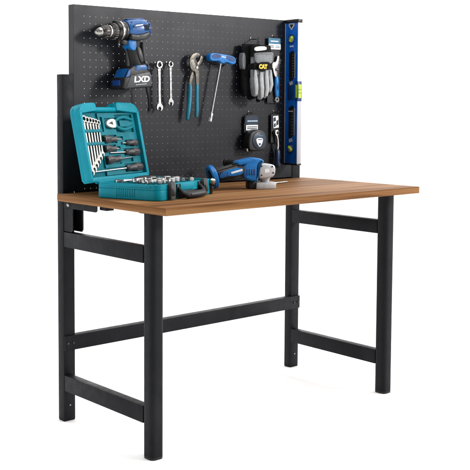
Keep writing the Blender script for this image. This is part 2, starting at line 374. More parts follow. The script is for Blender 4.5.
# ------------------------------------------------------------------ cordless drill
def drill():
    t = thing('cordless_drill', 'blue and black cordless drill hanging on the pegboard with its chuck pointing left', 'drill', T(.283, BY - .050, 1.341) @ RY(-5) @ Matrix.Diagonal((.89, 1, 1, 1)))
    # chuck
    k = MB(); k.lathe([(-.183, .0045), (-.181, .0075), (-.171, .0125), (-.168, .0150), (-.160, .0165), (-.157, .0165)], 'x', 28)
    k.lathe([(-.1855, .003), (-.178, .0035)], 'x', 12)
    ch = k.build('chuck', 'satin', t)
    k = MB(); k.lathe([(-.1568, .0185), (-.152, .0205), (-.126, .0212), (-.1235, .0200)], 'x', 28)
    for i in range(14):
        a = 2 * PI * i / 14; k.box((-.139, .0208 * math.cos(a), .0208 * math.sin(a)), (.022, .0022, .0022), .0006)
    k.build('chuck_sleeve', 'darksteel', ch)
    k = MB(); k.lathe([(-.1233, .0203), (-.1215, .0222), (-.1165, .0222), (-.115, .0208)], 'x', 28); k.build('chuck_ring', 'satin', ch)
    # torque collar and gearbox
    k = MB(); k.lathe([(-.1148, .021), (-.112, .0255), (-.090, .0275), (-.0885, .026)], 'x', 32)
    for i in range(20):
        a = 2 * PI * i / 20; k.box((-.1, .0272 * math.cos(a), .0272 * math.sin(a)), (.018, .003, .003), .0008)
    k.build('torque_collar', 'darksteel', t)
    k = MB(); k.lathe([(-.088, .0285), (-.084, .0315), (-.062, .0325), (-.056, .030)], 'x', 32)
    k.lathe([(-.0555, .0305), (-.050, .0320), (-.045, .0300)], 'x', 32)
    k.build('gearbox', 'darksteel', t)
    k = MB(); k.bb(-.092, -.060, -.012, .012, .024, .036, .004); k.build('gear_selector', 'black', t)
    k = MB(); k.ring((-.072, 0, 0), .0322, .0345, -.004, .004, 28, axis='x'); k.tube([(-.072, 0, -.033), (-.078, -.004, -.048)], .004, 8); k.build('collar_clamp', 'satin', t)
    # motor housing: rounded blue shell
    k = MB(); k.lathe([(-.0448, .027), (-.041, .0325), (-.030, .0355), (.020, .0368), (.045, .0355), (.052, .033)], 'x', 40, sx=.92, mx=T(0, 0, .002))
    body = k.build('motor_housing', 'drillblue', t)
    k = MB(); k.lathe([(.0521, .0315), (.060, .0325), (.066, .029), (.070, .020)], 'x', 36, sx=.92, mx=T(0, 0, .001))
    for i in range(5): k.bb(.0535, .0615, -.031, .031, -.020 + i * .009, -.016 + i * .009, .001)
    k.build('end_cap', 'blued', body)
    k = MB(); k.prism(smooth2([(-.042, -.010), (-.020, -.016), (.020, -.014), (.050, -.006), (.052, -.022), (.030, -.036), (-.034, -.036), (-.044, -.026)]), -.0345, .0345, .004, 3); k.build('lower_housing', 'black', body)
    k = MB(); k.prism(smooth2([(-.030, .008), (.018, .012), (.030, .020), (-.024, .018)], 1), -.0362, -.030, .0006, 1); k.build('side_panel', 'blued', body)
    k = MB(); k.prism([(-.020, .0125), (.014, .0150), (.017, .0185), (-.018, .0165)], -.0374, -.034, .0004, 1); k.build('badge', 'white', body)
    k = MB()
    for i in range(4): k.bb(.026 + i * .006, .029 + i * .006, -.0352, .0352, -.004, .016, .0008)
    k.build('vent', 'black', body)
    k = MB(); k.bb(-.036, .046, -.010, .010, .0345, .0405, .003); k.build('top_strip', 'blued', body)
    for x, z in ((-.036, -.024), (.040, -.020), (.044, .026), (-.034, .026)): MB().lathe([(-.0362 if z < 0 else -.0345, .0014), (-.0355 if z < 0 else -.0338, .0026), (-.030, .0026)], 'y', 10, mx=T(x, 0, z)).build('screw', 'darksteel', body)
    # trigger
    k = MB(); k.prism(smooth2([(-.046, -.030), (-.008, -.030), (-.006, -.052), (-.014, -.070), (-.030, -.068), (-.042, -.056)]), -.0205, .0205, .003, 3); k.build('trigger', 'blue', t)
    k = MB(); k.prism(smooth2([(-.072, -.030), (-.040, -.030), (-.042, -.046), (-.060, -.050), (-.072, -.044)], 1), -.017, .017, .003, 2); k.build('work_light_housing', 'black', t)
    # grip
    k = MB()
    k.tube([(-.006, 0, -.030), (-.008, 0, -.050), (-.006, 0, -.075), (.000, 0, -.100), (.004, 0, -.125)], [.036, .0315, .0285, .0285, .0315], 20, flat=.60, side=(0, 1, 0), round_ends=False)
    gp = k.build('grip', 'rubber', t)
    k = MB(); k.prism(smooth2([(-.010, -.056), (.016, -.060), (.026, -.118), (.006, -.112), (-.004, -.080)]), -.0205, -.010, .003, 2); k.build('grip_pad', 'black', gp)
    k = MB(); k.prism(smooth2([(.024, -.040), (.034, -.046), (.038, -.116), (.028, -.118)], 2), -.0165, .0165, .003, 2); k.build('grip_spine', 'grey', gp)
    BS = -.024     # battery sits forward of the grip
    k = MB(); k.prism([(-.064, -.158), (-.044, -.133), (-.020, -.122), (.036, -.122), (.050, -.134), (.055, -.150), (.055, -.158)], -.0375, .0375, .004, 3)
    ft = k.build('battery_mount', 'black', t); ft.location.x = BS
    k = MB(); k.prism([(-.078, -.190), (-.068, -.158), (.055, -.152), (.060, -.160), (.060, -.194), (.055, -.199), (-.070, -.199), (-.078, -.194)], -.0415, .0415, .004, 3)
    bt = k.build('battery', 'black', t); bt.location.x = BS
    k = MB(); k.prism([(-.066, -.193), (-.040, -.153), (.052, -.146), (.0585, -.158), (.0585, -.190), (.054, -.195)], -.0432, -.036, .0015, 2); k.build('battery_side_panel', 'grey', bt)
    writing('lettering', 'LXD', .0275, T(.010, -.0434, -.170) @ RY(2) @ FRONT, 'white', bt, bold=.0010, shear=.12, sx=1.42)
    k = MB()
    for i in range(6): k.bb(-.020 + i * .009, -.013 + i * .009, -.0436, -.0428, -.187, -.1855, 0)
    k.build('small_print', 'white', bt)
    k = MB(); k.bb(-.0805, -.072, -.022, .022, -.186, -.166, .003); k.build('release_button', 'blued', bt)
    k = MB(); k.prism([(-.0655, -.160), (-.0455, -.1335), (-.0385, -.1290), (-.036, -.134), (-.042, -.138), (-.0600, -.162)], -.031, .031, .0015, 2); k.prism([(-.0620, -.158), (-.046, -.136), (-.034, -.132), (-.044, -.156)], -.0392, -.030, .001, 1); k.build('blue_facet', 'drillblue', ft)
    k = MB(); k.prism([(-.016, -.138), (-.006, -.1206), (.036, -.1206), (.0485, -.132), (.046, -.138)], -.0390, -.010, .0015, 2); k.build('top_cover', 'drillblue', ft)
    # belt clip and wrist strap
    k = MB(); k.tube([(.024, -.026, -.112), (.030, -.034, -.124), (.026, -.040, -.138)], .0028, 8, flat=2.); k.build('belt_clip', 'satin', t)
    k = MB(); k.tube([(.050, .010, -.190), (.053, .008, -.215), (.055, .004, -.245), (.052, 0, -.268), (.049, 0, -.282)], [.003, .003, .003, .0032, .0045], 8, flat=1.5); k.build('wrist_strap', 'rubber', t)
drill()

# ------------------------------------------------------------------ spanners
def spanner(name, label, L, rr, mx, group=None, mt='chrome', category='spanner', open_r=None, tilt=0, th=.005):
    """combination spanner: ring end at the top, open end at the bottom; local x right, z up, y into the wall"""
    t = thing(name, label, category, mx, group)
    k = MB()
    k.ring((0, 0, 0), rr * .55, rr, -th * .75, th * .75, 28)
    ow = open_r or rr * 1.0
    w = rr * .46
    k.prism(smooth2([(-w * 1.25, -rr * .85), (w * 1.25, -rr * .85), (w * .8, -rr * 1.8), (w * .8, -L + ow * 2.6), (w * 1.3, -L + ow * 1.6), (-w * 1.3, -L + ow * 1.6), (-w * .8, -L + ow * 2.6), (-w * .8, -rr * 1.8)], 1), -th * .42, th * .42, .0007, 1)
    k.build('shank', mt, t)
    c = MB(); cz = -L + ow
    pts = []
    for a in range(-62, 243, 12): pts.append((ow * math.cos(R(a)), ow * math.sin(R(a))))
    pts += [(-ow * .40, -ow * .95), (-ow * .42, -ow * .1), (0, ow * .18), (ow * .42, -ow * .1), (ow * .40, -ow * .95)]
    c.prism(pts, -th * .5, th * .5, .0006, 1, mx=T(0, 0, cz) @ RY(15))
    c.build('open_jaw', mt, t)
    return t
OUT = .024
spanner('combination_spanner', 'larger of two silver ring spanners, hanging beside the drill battery', .166, .0140, T(.4165, BY - OUT, 1.226) @ RY(-1), 'two silver spanners on the pegboard', 'chrome', open_r=.0145, th=.007)
spanner('combination_spanner', 'smaller of two silver ring spanners, hanging nearer the pliers', .150, .0115, T(.4690, BY - OUT, 1.229) @ RY(-1), 'two silver spanners on the pegboard', 'chrome', open_r=.0125, th=.006)
for x, z, n in ((.4175, 1.228, 'small wire hook in the ring of the larger silver spanner'), (.470, 1.231, 'small wire hook in the ring of the smaller silver spanner')):
    hook(x, z, n, out=.032)

# ------------------------------------------------------------------ water pump pliers
def pump_pliers():
    y = BY - .024
    t = thing('water_pump_pliers', 'adjustable water pump pliers with teal handles hanging jaws up on the pegboard', 'pliers', T(.580, y, 1.19))
    sh = lambda P: [(x - .580, z - 1.19) for x, z in P]
    a = sh([(.560, 1.222), (.556, 1.243), (.563, 1.262), (.580, 1.2735), (.600, 1.275), (.609, 1.268), (.606, 1.262), (.594, 1.262), (.587, 1.254), (.586, 1.245), (.593, 1.230), (.603, 1.212), (.604, 1.190), (.603, 1.150), (.590, 1.150), (.588, 1.190), (.584, 1.206), (.570, 1.208)])
    MB().prism(smooth2(a, 1), -.0045, .0015, .0009, 2).build('upper_jaw', 'jaw', t)
    c = sh([(.6165, 1.266), (.6265, 1.264), (.6290, 1.250), (.618, 1.236), (.606, 1.226), (.598, 1.206), (.585, 1.190), (.576, 1.175), (.573, 1.150), (.561, 1.150), (.563, 1.180), (.571, 1.200), (.584, 1.222), (.594, 1.234), (.606, 1.242), (.613, 1.252)])
    MB().prism(smooth2(c, 1), .0018, .0075, .0009, 2).build('lower_jaw', 'jaw', t)
    k = MB(); k.lathe([(-.0075, .004), (-.0068, .0056), (-.004, .0056)], 'y', 16, mx=T(.012, 0, .030)); k.build('pivot', 'satin', t)
    k = MB()
    for i in range(5): k.box((.0065 + i * .0042 - .004, -.0049, .052 - i * .0068), (.0012, .0014, .009), .0003, mx=None)
    k.build('adjusting_slot', 'darksteel', t)
    k = MB(); k.prism(smooth2([(.583 - .580, 1.248 - 1.19), (.588 - .580, 1.250 - 1.19), (.606 - .580, 1.214 - 1.19), (.600 - .580, 1.212 - 1.19)], 1), -.0050, -.0040, .0002, 1); k.build('slot_shade_strip', 'darksteel', t)  # dark strip laid on the jaw paints the shade inside the slot
    k = MB(); k.tube([(-.013, .004, -.034), (-.014, .003, -.055), (-.019, 0, -.090), (-.025, -.001, -.130), (-.029, 0, -.160)], [.0072, .0078, .0082, .0084, .0070], 14, flat=.8); k.build('handle', 'tealgrip', t)
    k = MB(); k.tube([(.016, -.001, -.034), (.0155, -.001, -.055), (.016, 0, -.090), (.0155, -.001, -.125), (.014, 0, -.150)], [.0070, .0076, .0078, .0082, .0068], 14, flat=.8); k.build('handle', 'tealgrip', t)
pump_pliers()
hook(.590, 1.232, 'small wire hook under the jaws of the teal handled pliers', out=.028)

# ------------------------------------------------------------------ T-handle driver
def t_handle():
    t = thing('t_handle_driver', 'T handle nut driver with a blue grip and a long silver shaft', 'driver', T(.7085, BY - .033, 1.254) @ RY(5.5))
    k = MB(); k.prism(smooth2([(-.068, .004), (-.060, .016), (-.030, .0185), (.030, .0185), (.060, .016), (.068, .004), (.066, -.010), (.050, -.0145), (.018, -.008), (.008, -.0165), (-.008, -.0165), (-.018, -.008), (-.050, -.0145), (-.066, -.010)]), -.0125, .0125, .0045, 4)
    g = k.build('grip', 'blue', t)
    k = MB(); k.prism(smooth2([(-.060, .010), (-.040, .0150), (-.012, .0145), (-.012, .004), (-.040, -.003), (-.058, -.002)], 2), -.0136, -.011, .0005, 1)
    k.prism(smooth2([(.060, .010), (.040, .0150), (.012, .0145), (.012, .004), (.040, -.003), (.058, -.002)], 2), -.0136, -.011, .0005, 1); k.build('grip_inlay', 'blued', g)
    k = MB()
    for i in range(5): k.bb(-.0165 + i * .007, -.012 + i * .007, -.0131, -.012, .006, .0095, 0)
    k.build('small_print', 'white', g)
    k = MB(); k.lathe([(-.016, .0050), (-.030, .0046), (-.205, .0046), (-.207, .0062)], 'z', 16, mx=RY(8)); k.build('shaft', 'chrome', t)
    k = MB(); k.lathe([(-.2075, .0062), (-.210, .0072), (-.240, .0074), (-.2415, .0062)], 'z', 6, mx=RY(8)); k.build('nut_socket', 'chrome', t)
t_handle()
hook(.688, 1.234, 'wire hook below the left half of the blue T handle', out=.045)
hook(.728, 1.232, 'wire hook below the right half of the blue T handle', out=.045)

# ------------------------------------------------------------------ gloves
def remesh(o, vox=.0022, sm=6):
    md = o.modifiers.new('r', 'REMESH'); md.mode = 'VOXEL'; md.voxel_size = vox; md.use_smooth_shade = True
    s = o.modifiers.new('s', 'SMOOTH'); s.iterations = sm; s.factor = .5
    return o
def gloves():
    y = BY - .055
    t = thing('work_gloves', 'pair of grey and black work gloves with a yellow badge, clipped together fingers down', 'gloves', T(.893, y, 1.25))
    def glove(name, mt, dx, dy, sc=1.):
        k = MB()
        k.tube([(0, 0, .020), (.001, 0, -.005), (.001, 0, -.035), (.002, 0, -.060), (.003, 0, -.080)], [.052, .053, .054, .054, .052], 24, flat=.30)
        k.tube([(-.041, -.004, -.066), (-.041, -.006, -.100), (-.036, -.004, -.130)], [.0150, .0150, .0120], 14, flat=.95)
        k.tube([(-.0135, -.003, -.066), (-.014, -.009, -.105), (-.010, -.007, -.142)], [.0150, .0150, .0120], 14, flat=.95)
        k.tube([(.0145, -.003, -.066), (.015, -.008, -.102), (.013, -.005, -.136)], [.0150, .0145, .0120], 14, flat=.95)
        k.tube([(.041, -.002, -.055), (.044, -.005, -.088), (.041, -.003, -.118)], [.0145, .0130, .0105], 14, flat=.95)
        o = k.build(name, mt, t); o.location = (dx, dy, 0); remesh(o); return o
    g = glove('front_glove', 'greyfab', 0, 0)
    # pale finger panels stitched on the back of the hand
    k = MB()
    for x0, x1, zb in ((-.0135, -.010, -.136), (.0145, .013, -.130)):
        k.tube([(x0, -.0175, -.030), (x0, -.0200, -.066), (x0, -.0245, -.104), (x1, -.0195, zb)], [.0055, .0100, .0100, .0085], 12, flat=.45)
    k.tube([(-.041, -.0150, -.036), (-.041, -.0170, -.068), (-.041, -.0205, -.1), (-.037, -.0155, -.125)], [.006, .0100, .0100, .0085], 12, flat=.45)
    k.tube([(.042, -.0140, -.034), (.0435, -.0150, -.066), (.0445, -.0175, -.088), (.041, -.0130, -.112)], [.005, .0085, .0085, .0070], 12, flat=.45)
    k.build('finger_panel', 'palefab', g)
    k = MB()
    for x in (-.0275, .0005, .0285):
        k.tube([(x, -.0145, -.050), (x, -.0105, -.075), (x * .97, -.008, -.118)], [.0014, .0020, .0016], 8)
    k.build('finger_seam', 'blackfab', g)
    k = MB()
    for x0, z in ((-.036, -.139), (-.010, -.151), (.013, -.145), (.041, -.1255)):
        k.tube([(x0, -.002, z + .010), (x0, .002, z - .001)], [.0112, .0085], 12)
    k.build('fingertip', 'blackfab', g)
    # cuff, wrist strap and badge
    k = MB(); k.tube([(0, 0, .062), (0, 0, .050), (0, 0, .016)], [.051, .0535, .0545], 24, flat=.33, round_ends=False)
    c = k.build('cuff', 'blackfab', g)
    k = MB(); k.prism(smooth2([(-.052, .050), (-.030, .056), (.010, .057), (.014, .045), (-.010, .041), (-.050, .037)], 1), -.0215, -.0165, .001, 1); k.build('cuff_label', 'white', c)
    k = MB(); k.prism(smooth2([(-.048, .026), (-.047, .031), (0, .034), (.049, .037), (.051, .030), (.050, -.012), (-.047, -.012)], 3), -.0205, -.010, .003, 2); k.build('wrist_panel', 'greyfab', g)
    k = MB()
    for i in range(15): k.bb(-.043 + i * .006, -.0395 + i * .006, -.0213, -.0203, .0265, .0275, .0002, 1)
    for i in range(6): k.bb(-.0435, -.0425, -.0213, -.0203, -.010 + i * .006, -.0065 + i * .006, .0002, 1); k.bb(.0455, .0465, -.0213, -.0203, -.010 + i * .006, -.0065 + i * .006, .0002, 1)
    k.build('stitching', 'blackfab', g)
    k = MB(); k.tube([(-.057, .004, -.022), (-.046, -.013, -.020), (-.012, -.0215, -.018), (.020, -.0215, -.017), (.048, -.013, -.016), (.057, .004, -.015)], [.011, .0125, .0150, .0155, .0125, .011], 16, flat=.22, side=(0, -1, 0)); st = k.build('wrist_strap', 'blackfab', g)
    k = MB(); k.prism([(-.013 + .0245 * math.cos(a * PI / 12), -.022 + .0185 * math.sin(a * PI / 12)) for a in range(24)], -.0275, -.019, .0025, 2); k.build('badge', 'blackfab', st)
    writing('lettering', 'CAT', .0215, T(-.013, -.0279, -.0215) @ FRONT, 'yellow', st, bold=.0014, sx=1.0)
    g2 = glove('rear_glove', 'blackfab', -.021, .030)
    k = MB(); k.tube([(0, 0, .066), (0, 0, .050), (0, 0, .010)], [.047, .0515, .0525], 24, flat=.33, round_ends=False); k.build('cuff', 'blackfab', g2)
    k = MB(); k.prism(smooth2([(-.054, .034), (-.040, .030), (-.038, -.028), (-.052, -.034), (-.058, 0)], 3), -.012, .010, .002, 2); k.build('side_panel', 'greyfab', g2)
    k = MB(); k.tube([(0, .010, .052), (.003, .012, .075), (.000, .014, .090)], .0016, 8); k.tube([(-.006, .010, .052), (-.006, .012, .075), (.000, .014, .088)], .0016, 8); k.build('hanging_loop', 'black', t)
    k = MB(); k.tube([(.045, .014, .040), (.058, .010, .000), (.060, .008, -.050), (.052, .008, -.090)], [.004, .005, .005, .003], 8, flat=.5); k.build('hanging_cord', 'palefab', t)
gloves()
hook(.893, 1.336, 'wire hook above the pair of grey gloves', out=.045)

# ------------------------------------------------------------------ carded tools
def card_marks(parent, x0, x1, z0, z1, y, rows, mt='white', seed=1):
    rnd = random.Random(seed); k = MB()
    for i in range(rows):
        z = z1 - (z1 - z0) * (i + .5) / rows; x = x0; h = (z1 - z0) / rows * .28
        while x < x1 - .002:
            w = rnd.uniform(.0018, .005); k.bb(x, min(x1, x + w), y - .0003, y, z - h, z + h, 0); x += w + .0012
    return k.build('small_print', mt, parent)
def carded_adjustable():
    y = BY - .012
    t = thing('adjustable_wrench', 'adjustable wrench with a blue handle hanging on its blue and white card', 'wrench', T(1.012, y, 1.28))
    k = MB(); k.prism(rrect(-.036, .034, -.190, .068, .006), .0015, .0030, .0004, 1); c = k.build('backing_card', 'card', t)
    k = MB(); k.prism(rrect(-.034, .033, .024, .066, .004), -.0012, .0010, .0003, 1); k.build('card_header', 'cardblue', c)
    k = MB(); k.prism(rrect(-.034, .033, .022, .043, .002), -.0022, -.0013, .0003, 1); k.build('card_label', 'white', c)
    card_marks(c, -.022, .022, .050, .058, -.0014, 1, 'white', 3); card_marks(c, .004, .028, .027, .038, -.0024, 2, 'cardblue', 4); card_marks(c, -.028, -.006, .027, .038, -.0024, 2, 'grey', 5)
    # wrench: fixed jaw, sliding jaw, head, shank
    k = MB(); k.prism(smooth2([(-.018, -.050), (-.014, -.036), (-.004, -.030), (.004, -.022), (.008, -.004), (.017, -.002), (.028, -.018), (.028, -.034), (.020, -.040), (.020, -.060), (.012, -.082), (-.002, -.088), (-.010, -.076)], 1), -.010, -.001, .0016, 2); k.build('fixed_jaw', 'chrome', t)
    k = MB(); k.prism(smooth2([(-.022, -.038), (-.010, -.026), (.001, -.030), (.000, -.048), (-.012, -.056), (-.022, -.050)], 1), -.0088, -.002, .001, 1); k.build('sliding_jaw', 'satin', t)
    k = MB(); k.lathe([(-.007, .0055), (.007, .0055)], 'x', 14, mx=T(.004, -.0085, -.058)); k.build('worm_screw', 'jaw', t)
    k = MB(); k.tube([(.007, -.006, -.086), (.007, -.007, -.105), (.008, -.007, -.135), (.010, -.006, -.162)], [.0085, .0110, .0110, .0100], 16, flat=.6); k.build('grip', 'blue', t)
    k = MB(); k.tube([(.007, -.0115, -.100), (.008, -.0125, -.130), (.009, -.0105, -.150)], [.004, .0055, .004], 10, flat=.4); k.build('grip_inlay', 'blued', t)
    k = MB(); k.ring((.0105, -.005, -.176), .0050, .0105, -.003, .003, 20); k.build('hanging_eye', 'chrome', t)
carded_adjustable()
hook(1.012, 1.350, 'wire hook above the blue and white card of the adjustable wrench', out=.028)
def carded_ratchet():
    y = BY - .012
    t = thing('ratchet_handle', 'small ratchet with a chrome neck and black grip hanging on a black card', 'ratchet', T(1.022, y, .99))
    k = MB(); k.prism(rrect(-.024, .024, -.058, .056, .005), .0015, .0030, .0004, 1); c = k.build('backing_card', 'card', t)
    k = MB(); k.prism([(-.015, .048), (.014, .050), (.018, .003), (-.012, .000)], -.0012, .0010, .0003, 1); k.build('card_label', 'white', c)
    k = MB(); k.prism([(-.013, .041), (-.002, .046), (.000, .030), (-.012, .026)], -.0024, -.0013, .0002, 1); k.prism([(.004, .030), (.013, .034), (.014, .016), (.003, .010)], -.0024, -.0013, .0002, 1)
    k.prism([(-.010, .018), (-.001, .021), (-.001, .007), (-.010, .004)], -.0024, -.0013, .0002, 1); k.build('printed_mark', 'navy', c)
    k = MB(); k.lathe([(-.010, .008), (-.009, .0115), (.001, .0125), (.003, .010)], 'y', 24, mx=T(-.002, -.004, -.018)); hd = k.build('ratchet_head', 'chrome', t)
    MB().lathe([(-.012, .005), (-.0102, .006), (-.009, .006)], 'y', 16, mx=T(-.002, -.004, -.018)).build('selector', 'black', hd)
    k = MB(); k.tube([(-.002, -.008, -.026), (.003, -.010, -.046), (.0045, -.010, -.066), (.003, -.008, -.086)], [.0060, .0048, .0055, .0065], 14); k.build('shank', 'chrome', t)
    k = MB(); k.tube([(.003, -.008, -.086), (.004, -.009, -.105), (.003, -.008, -.130), (.003, -.007, -.150)], [.0105, .0130, .0125, .0140], 18, flat=.85); g = k.build('grip', 'navy', t)
    k = MB(); k.tube([(-.002, -.018, -.098), (-.003, -.019, -.120), (-.003, -.018, -.140)], [.003, .004, .003], 8, flat=.4); k.build('grip_inlay', 'blued', g)
carded_ratchet()
hook(1.022, 1.052, 'wire hook above the black card of the small ratchet', out=.028)
def tape():
    y = BY - .012
    t = thing('tape_measure', 'round dark tape measure with a white badge hanging from its blue and white card', 'tape measure', T(.892, y, .985))
    k = MB(); k.prism(smooth2([(-.042, .046), (-.030, .060), (.028, .060), (.036, .048), (.034, -.030), (-.040, -.030)], 1), .0015, .0030, .0004, 1); c = k.build('backing_card', 'card', t)
    k = MB(); k.prism(smooth2([(-.038, .044), (-.028, .055), (.026, .055), (.032, .044), (.032, .020), (-.038, .020)], 1), -.0012, .0010, .0003, 1); k.build('card_header', 'navy', c)
    k = MB(); k.prism([(-.029, .039), (.030, .039), (.030, .0315), (-.029, .0315)], -.0020, -.0013, .0002, 1); k.build('card_stripe', 'cardblue', c)
    card_marks(c, -.026, .028, .0325, .038, -.0021, 1, 'white', 8)
    k = MB(); k.prism([(-.034, .020), (.030, .020), (.030, -.001), (-.034, -.001)], -.0022, -.0013, .0002, 1); k.build('card_label', 'white', c)
    card_marks(c, -.028, .026, .003, .016, -.0023, 2, 'navy', 9)
    k = MB(); k.prism(smooth2([(-.050, -.034), (-.040, -.008), (-.010, .004), (.022, .002), (.042, -.014), (.047, -.040), (.042, -.072), (.022, -.080), (-.040, -.081), (-.050, -.070)]), -.037, -.002, .006, 4); b = k.build('housing', 'black', t)
    k = MB(); k.prism([(.002 + .036 * math.cos(a * PI / 16), -.040 + .034 * math.sin(a * PI / 16)) for a in range(32)], -.0395, -.030, .0025, 2); k.build('side_disc', 'navy', b)
    k = MB(); k.prism(smooth2([(-.016, -.030), (.022, -.030), (.020, -.046), (.008, -.064), (.000, -.064), (-.014, -.046)], 1), -.0405, -.038, .0006, 1); bd = k.build('badge', 'white', b)
    k = MB(); k.bb(-.006, .016, -.0410, -.0404, -.0375, -.0345, 0); k.prism([(.000, -.0585), (.007, -.0585), (.009, -.050), (-.003, -.050)], -.0410, -.0404, 0); k.build('printed_mark', 'blued', bd)
    k = MB(); k.bb(-.004, .022, -.0405, -.0385, -.0245, -.0195, .0006); k.build('stripe', 'cardblue', b)
    k = MB(); k.bb(-.053, -.046, -.028, -.010, -.081, -.070, .001); k.build('blade_hook', 'satin', t)
tape()
hook(.884, 1.050, 'wire hook above the card of the round tape measure', out=.028)

# ------------------------------------------------------------------ spirit level
def level():
    x0, x1, y0, y1 = 1.0835, 1.1070, BY - .0715, BY - .0005
    t = thing('spirit_level', 'long blue and silver spirit level standing upright on the right end of the pegboard', 'spirit level', T((x0 + x1) / 2, (y0 + y1) / 2, .845))
    ox, oy, oz = (x0 + x1) / 2, (y0 + y1) / 2, .845; w = (x1 - x0) / 2; h = (y1 - y0) / 2; Lz = 1.412 - oz
    k = MB(); k.bb(-w, w, -h, -h + .0026, 0, Lz, .0006); k.bb(-w, w, h - .0026, h, 0, Lz, .0006)
    k.build('measuring_edge', 'silverpaint', t)
    k = MB(); k.bb(-w + .0012, w - .0012, -h + .0027, h - .0027, .0005, Lz - .0005, .0006)
    k.bb(-w + .0003, -w + .0013, -h + .004, -h + .012, .01, Lz - .01, .0003); k.bb(-w + .0003, -w + .0013, h - .012, h - .004, .01, Lz - .01, .0003)
    k.build('web', 'levelblue', t)
    for a, c in ((-.0035, .004), (Lz - .004, Lz + .0105)):
        MB().bb(-w - .0012, w + .0012, -h - .0012, h - .0002, a, c, .0015, 2).build('end_cap', 'black', t)
    X = -w
    # rear/front vials
    for z, rot in ((1.345 - oz, 0), (.908 - oz, 40)):
        k = MB(); k.ring((X + .0006, 0, z), .0140, .0185, -.003, .0015, 28, axis='x'); hs = k.build('vial_housing', 'blued', t)
        MB().lathe([(X - .0005, .0138), (X + .001, .0138)], 'x', 28, mx=T(0, 0, z)).build('vial_window', 'palefab', hs)
        k = MB(); k.tube([(X - .002, -.010, 0), (X - .002, .010, 0)], .0060, 14); v = k.build('vial', 'vial', hs); v.location.z = z; v.rotation_euler.x = R(-50 if rot == 0 else 45)
        k = MB()
        for s_ in (-.003, .003): k.ring((X - .002, s_, 0), .0060, .0064, -.0004, .0004, 16, axis='y', bev=0)
        v2 = k.build('vial_line', 'black', v)
    # centre vial seen through the measuring edge
    zc = 1.137 - oz
    k = MB(); k.bb(-w - .0008, w + .0008, -h - .0010, -h + .0140, zc - .040, zc + .040, .002); cv = k.build('vial_housing', 'blued', t)
    k = MB(); k.bb(-w * .72, w * .72, -h - .0022, -h + .004, zc - .028, zc + .028, .003, 3); k.bb(-w - .0020, -w + .004, -h + .001, -h + .0115, zc - .026, zc + .026, .002, 2); k.build('vial', 'vial', cv)
    k = MB()
    for s_ in (-.007, .007): k.bb(-w * .74, w * .74, -h - .0026, -h + .003, zc + s_ - .0007, zc + s_ + .0007, 0)
    k.build('vial_line', 'black', cv)
    k = MB(); k.bb(X - .0004, X + .001, -h + .018, h - .016, zc - .034, zc + .034, .0004); k.build('side_print', 'blued', t)
    # the two slotted scale windows, with silver rulings
    for z0, z1 in ((1.190 - oz, 1.300 - oz), (.962 - oz, 1.082 - oz)):
        k = MB(); k.prism([(-.018, z0 + .003), (-.018, z1 - .016), (-.010, z1), (.012, z1 - .010), (.012, z0 - .008), (.000, z0 - .016)], X - .0003, X + .001, .0003, 1, plane='yz'); sl = k.build('scale_window', 'black', t)
        k = MB(); n = 9
        for i in range(n):
            z = z0 + .004 + (z1 - z0 - .024) * i / (n - 1)
            k.bb(X - .0009, X - .0002, -.016, -.004, z - .0028, z + .0028, .0002, 1)
        k.build('scale_teeth', 'grey', sl)
        MB().bb(X - .0010, X - .0002, -.0215, -.0185, z0, z1 - .012, .0003, 1).build('silver_rule', 'silverpaint', sl)
        k = MB(); k.prism([(-.012, z0 - .024), (.006, z0 - .030), (.010, z0 - .018), (-.006, z0 - .011)], X - .0009, X - .0002, 0, plane='yz'); k.build('printed_mark', 'silverpaint', sl)
    # emblem and lettering near the top
    zt = 1.395 - oz
    k = MB(); k.prism([(-.015, zt + .011), (.015, zt + .011), (.015, zt + .001), (0, zt - .016), (-.015, zt + .001)], X - .0008, X + .0002, 0, plane='yz')
    e = k.build('emblem', 'silverpaint', t)
    k = MB(); k.prism([(-.010, zt + .007), (.010, zt + .007), (0, zt - .008)], X - .0013, X - .0007, 0, plane='yz'); k.build('emblem_centre', 'darksteel', e)
    k = MB()
    for i in range(4): k.bb(X - .0008, X + .0002, -.012 + i * .007, -.008 + i * .007, 1.116 - oz - .06, 1.119 - oz - .06, 0)
    k.build('small_print', 'white', t); k = MB()
    for i in range(3): k.bb(X - .0008, X + .0002, -.010 + i * .007, -.006 + i * .007, 1.325 - oz - .012, 1.325 - oz - .006, 0)
    k.build('small_print', 'white', t)
level()

# ------------------------------------------------------------------ tool case
TH = 18; CW, CD, CH = .332, .245, .050
CM = T(.100, .157, H + .0006) @ RZ(TH)
case = thing('tool_case', 'open teal plastic tool case with its lid propped up against the pegboard side', 'tool case', CM)
k = MB()
o_ = rrect(0, CW, 0, CD, .026, 6)
k.prism(o_, 0, .034, .004, 3, plane='xy')
# raised walls around the tray
def wall(x0, x1, y0, y1, z0, z1, r): k.bb(x0, x1, y0, y1, z0, z1, r, 3)
inner = rrect(.011, CW - .011, .011, CD - .011, .018, 6)
t_ = bmesh.new(); n = len(o_)
vo0 = [t_.verts.new((p[0], p[1], .0335)) for p in o_]; vo1 = [t_.verts.new((p[0], p[1], CH - .002)) for p in o_]
vm = [t_.verts.new((p[0] * .985 + q[0] * .015 + 0, p[1] * .985 + q[1] * .015, CH)) for p, q in zip(o_, inner)]
vi1 = [t_.verts.new((q[0], q[1], CH)) for q in inner]; vi0 = [t_.verts.new((q[0], q[1], .0335)) for q in inner]
for ra, rb in ((vo0, vo1), (vo1, vm), (vm, vi1), (vi1, vi0)):
    for i in range(n): t_.faces.new((ra[i], ra[(i + 1) % n], rb[(i + 1) % n], rb[i]))
k._fin(t_)
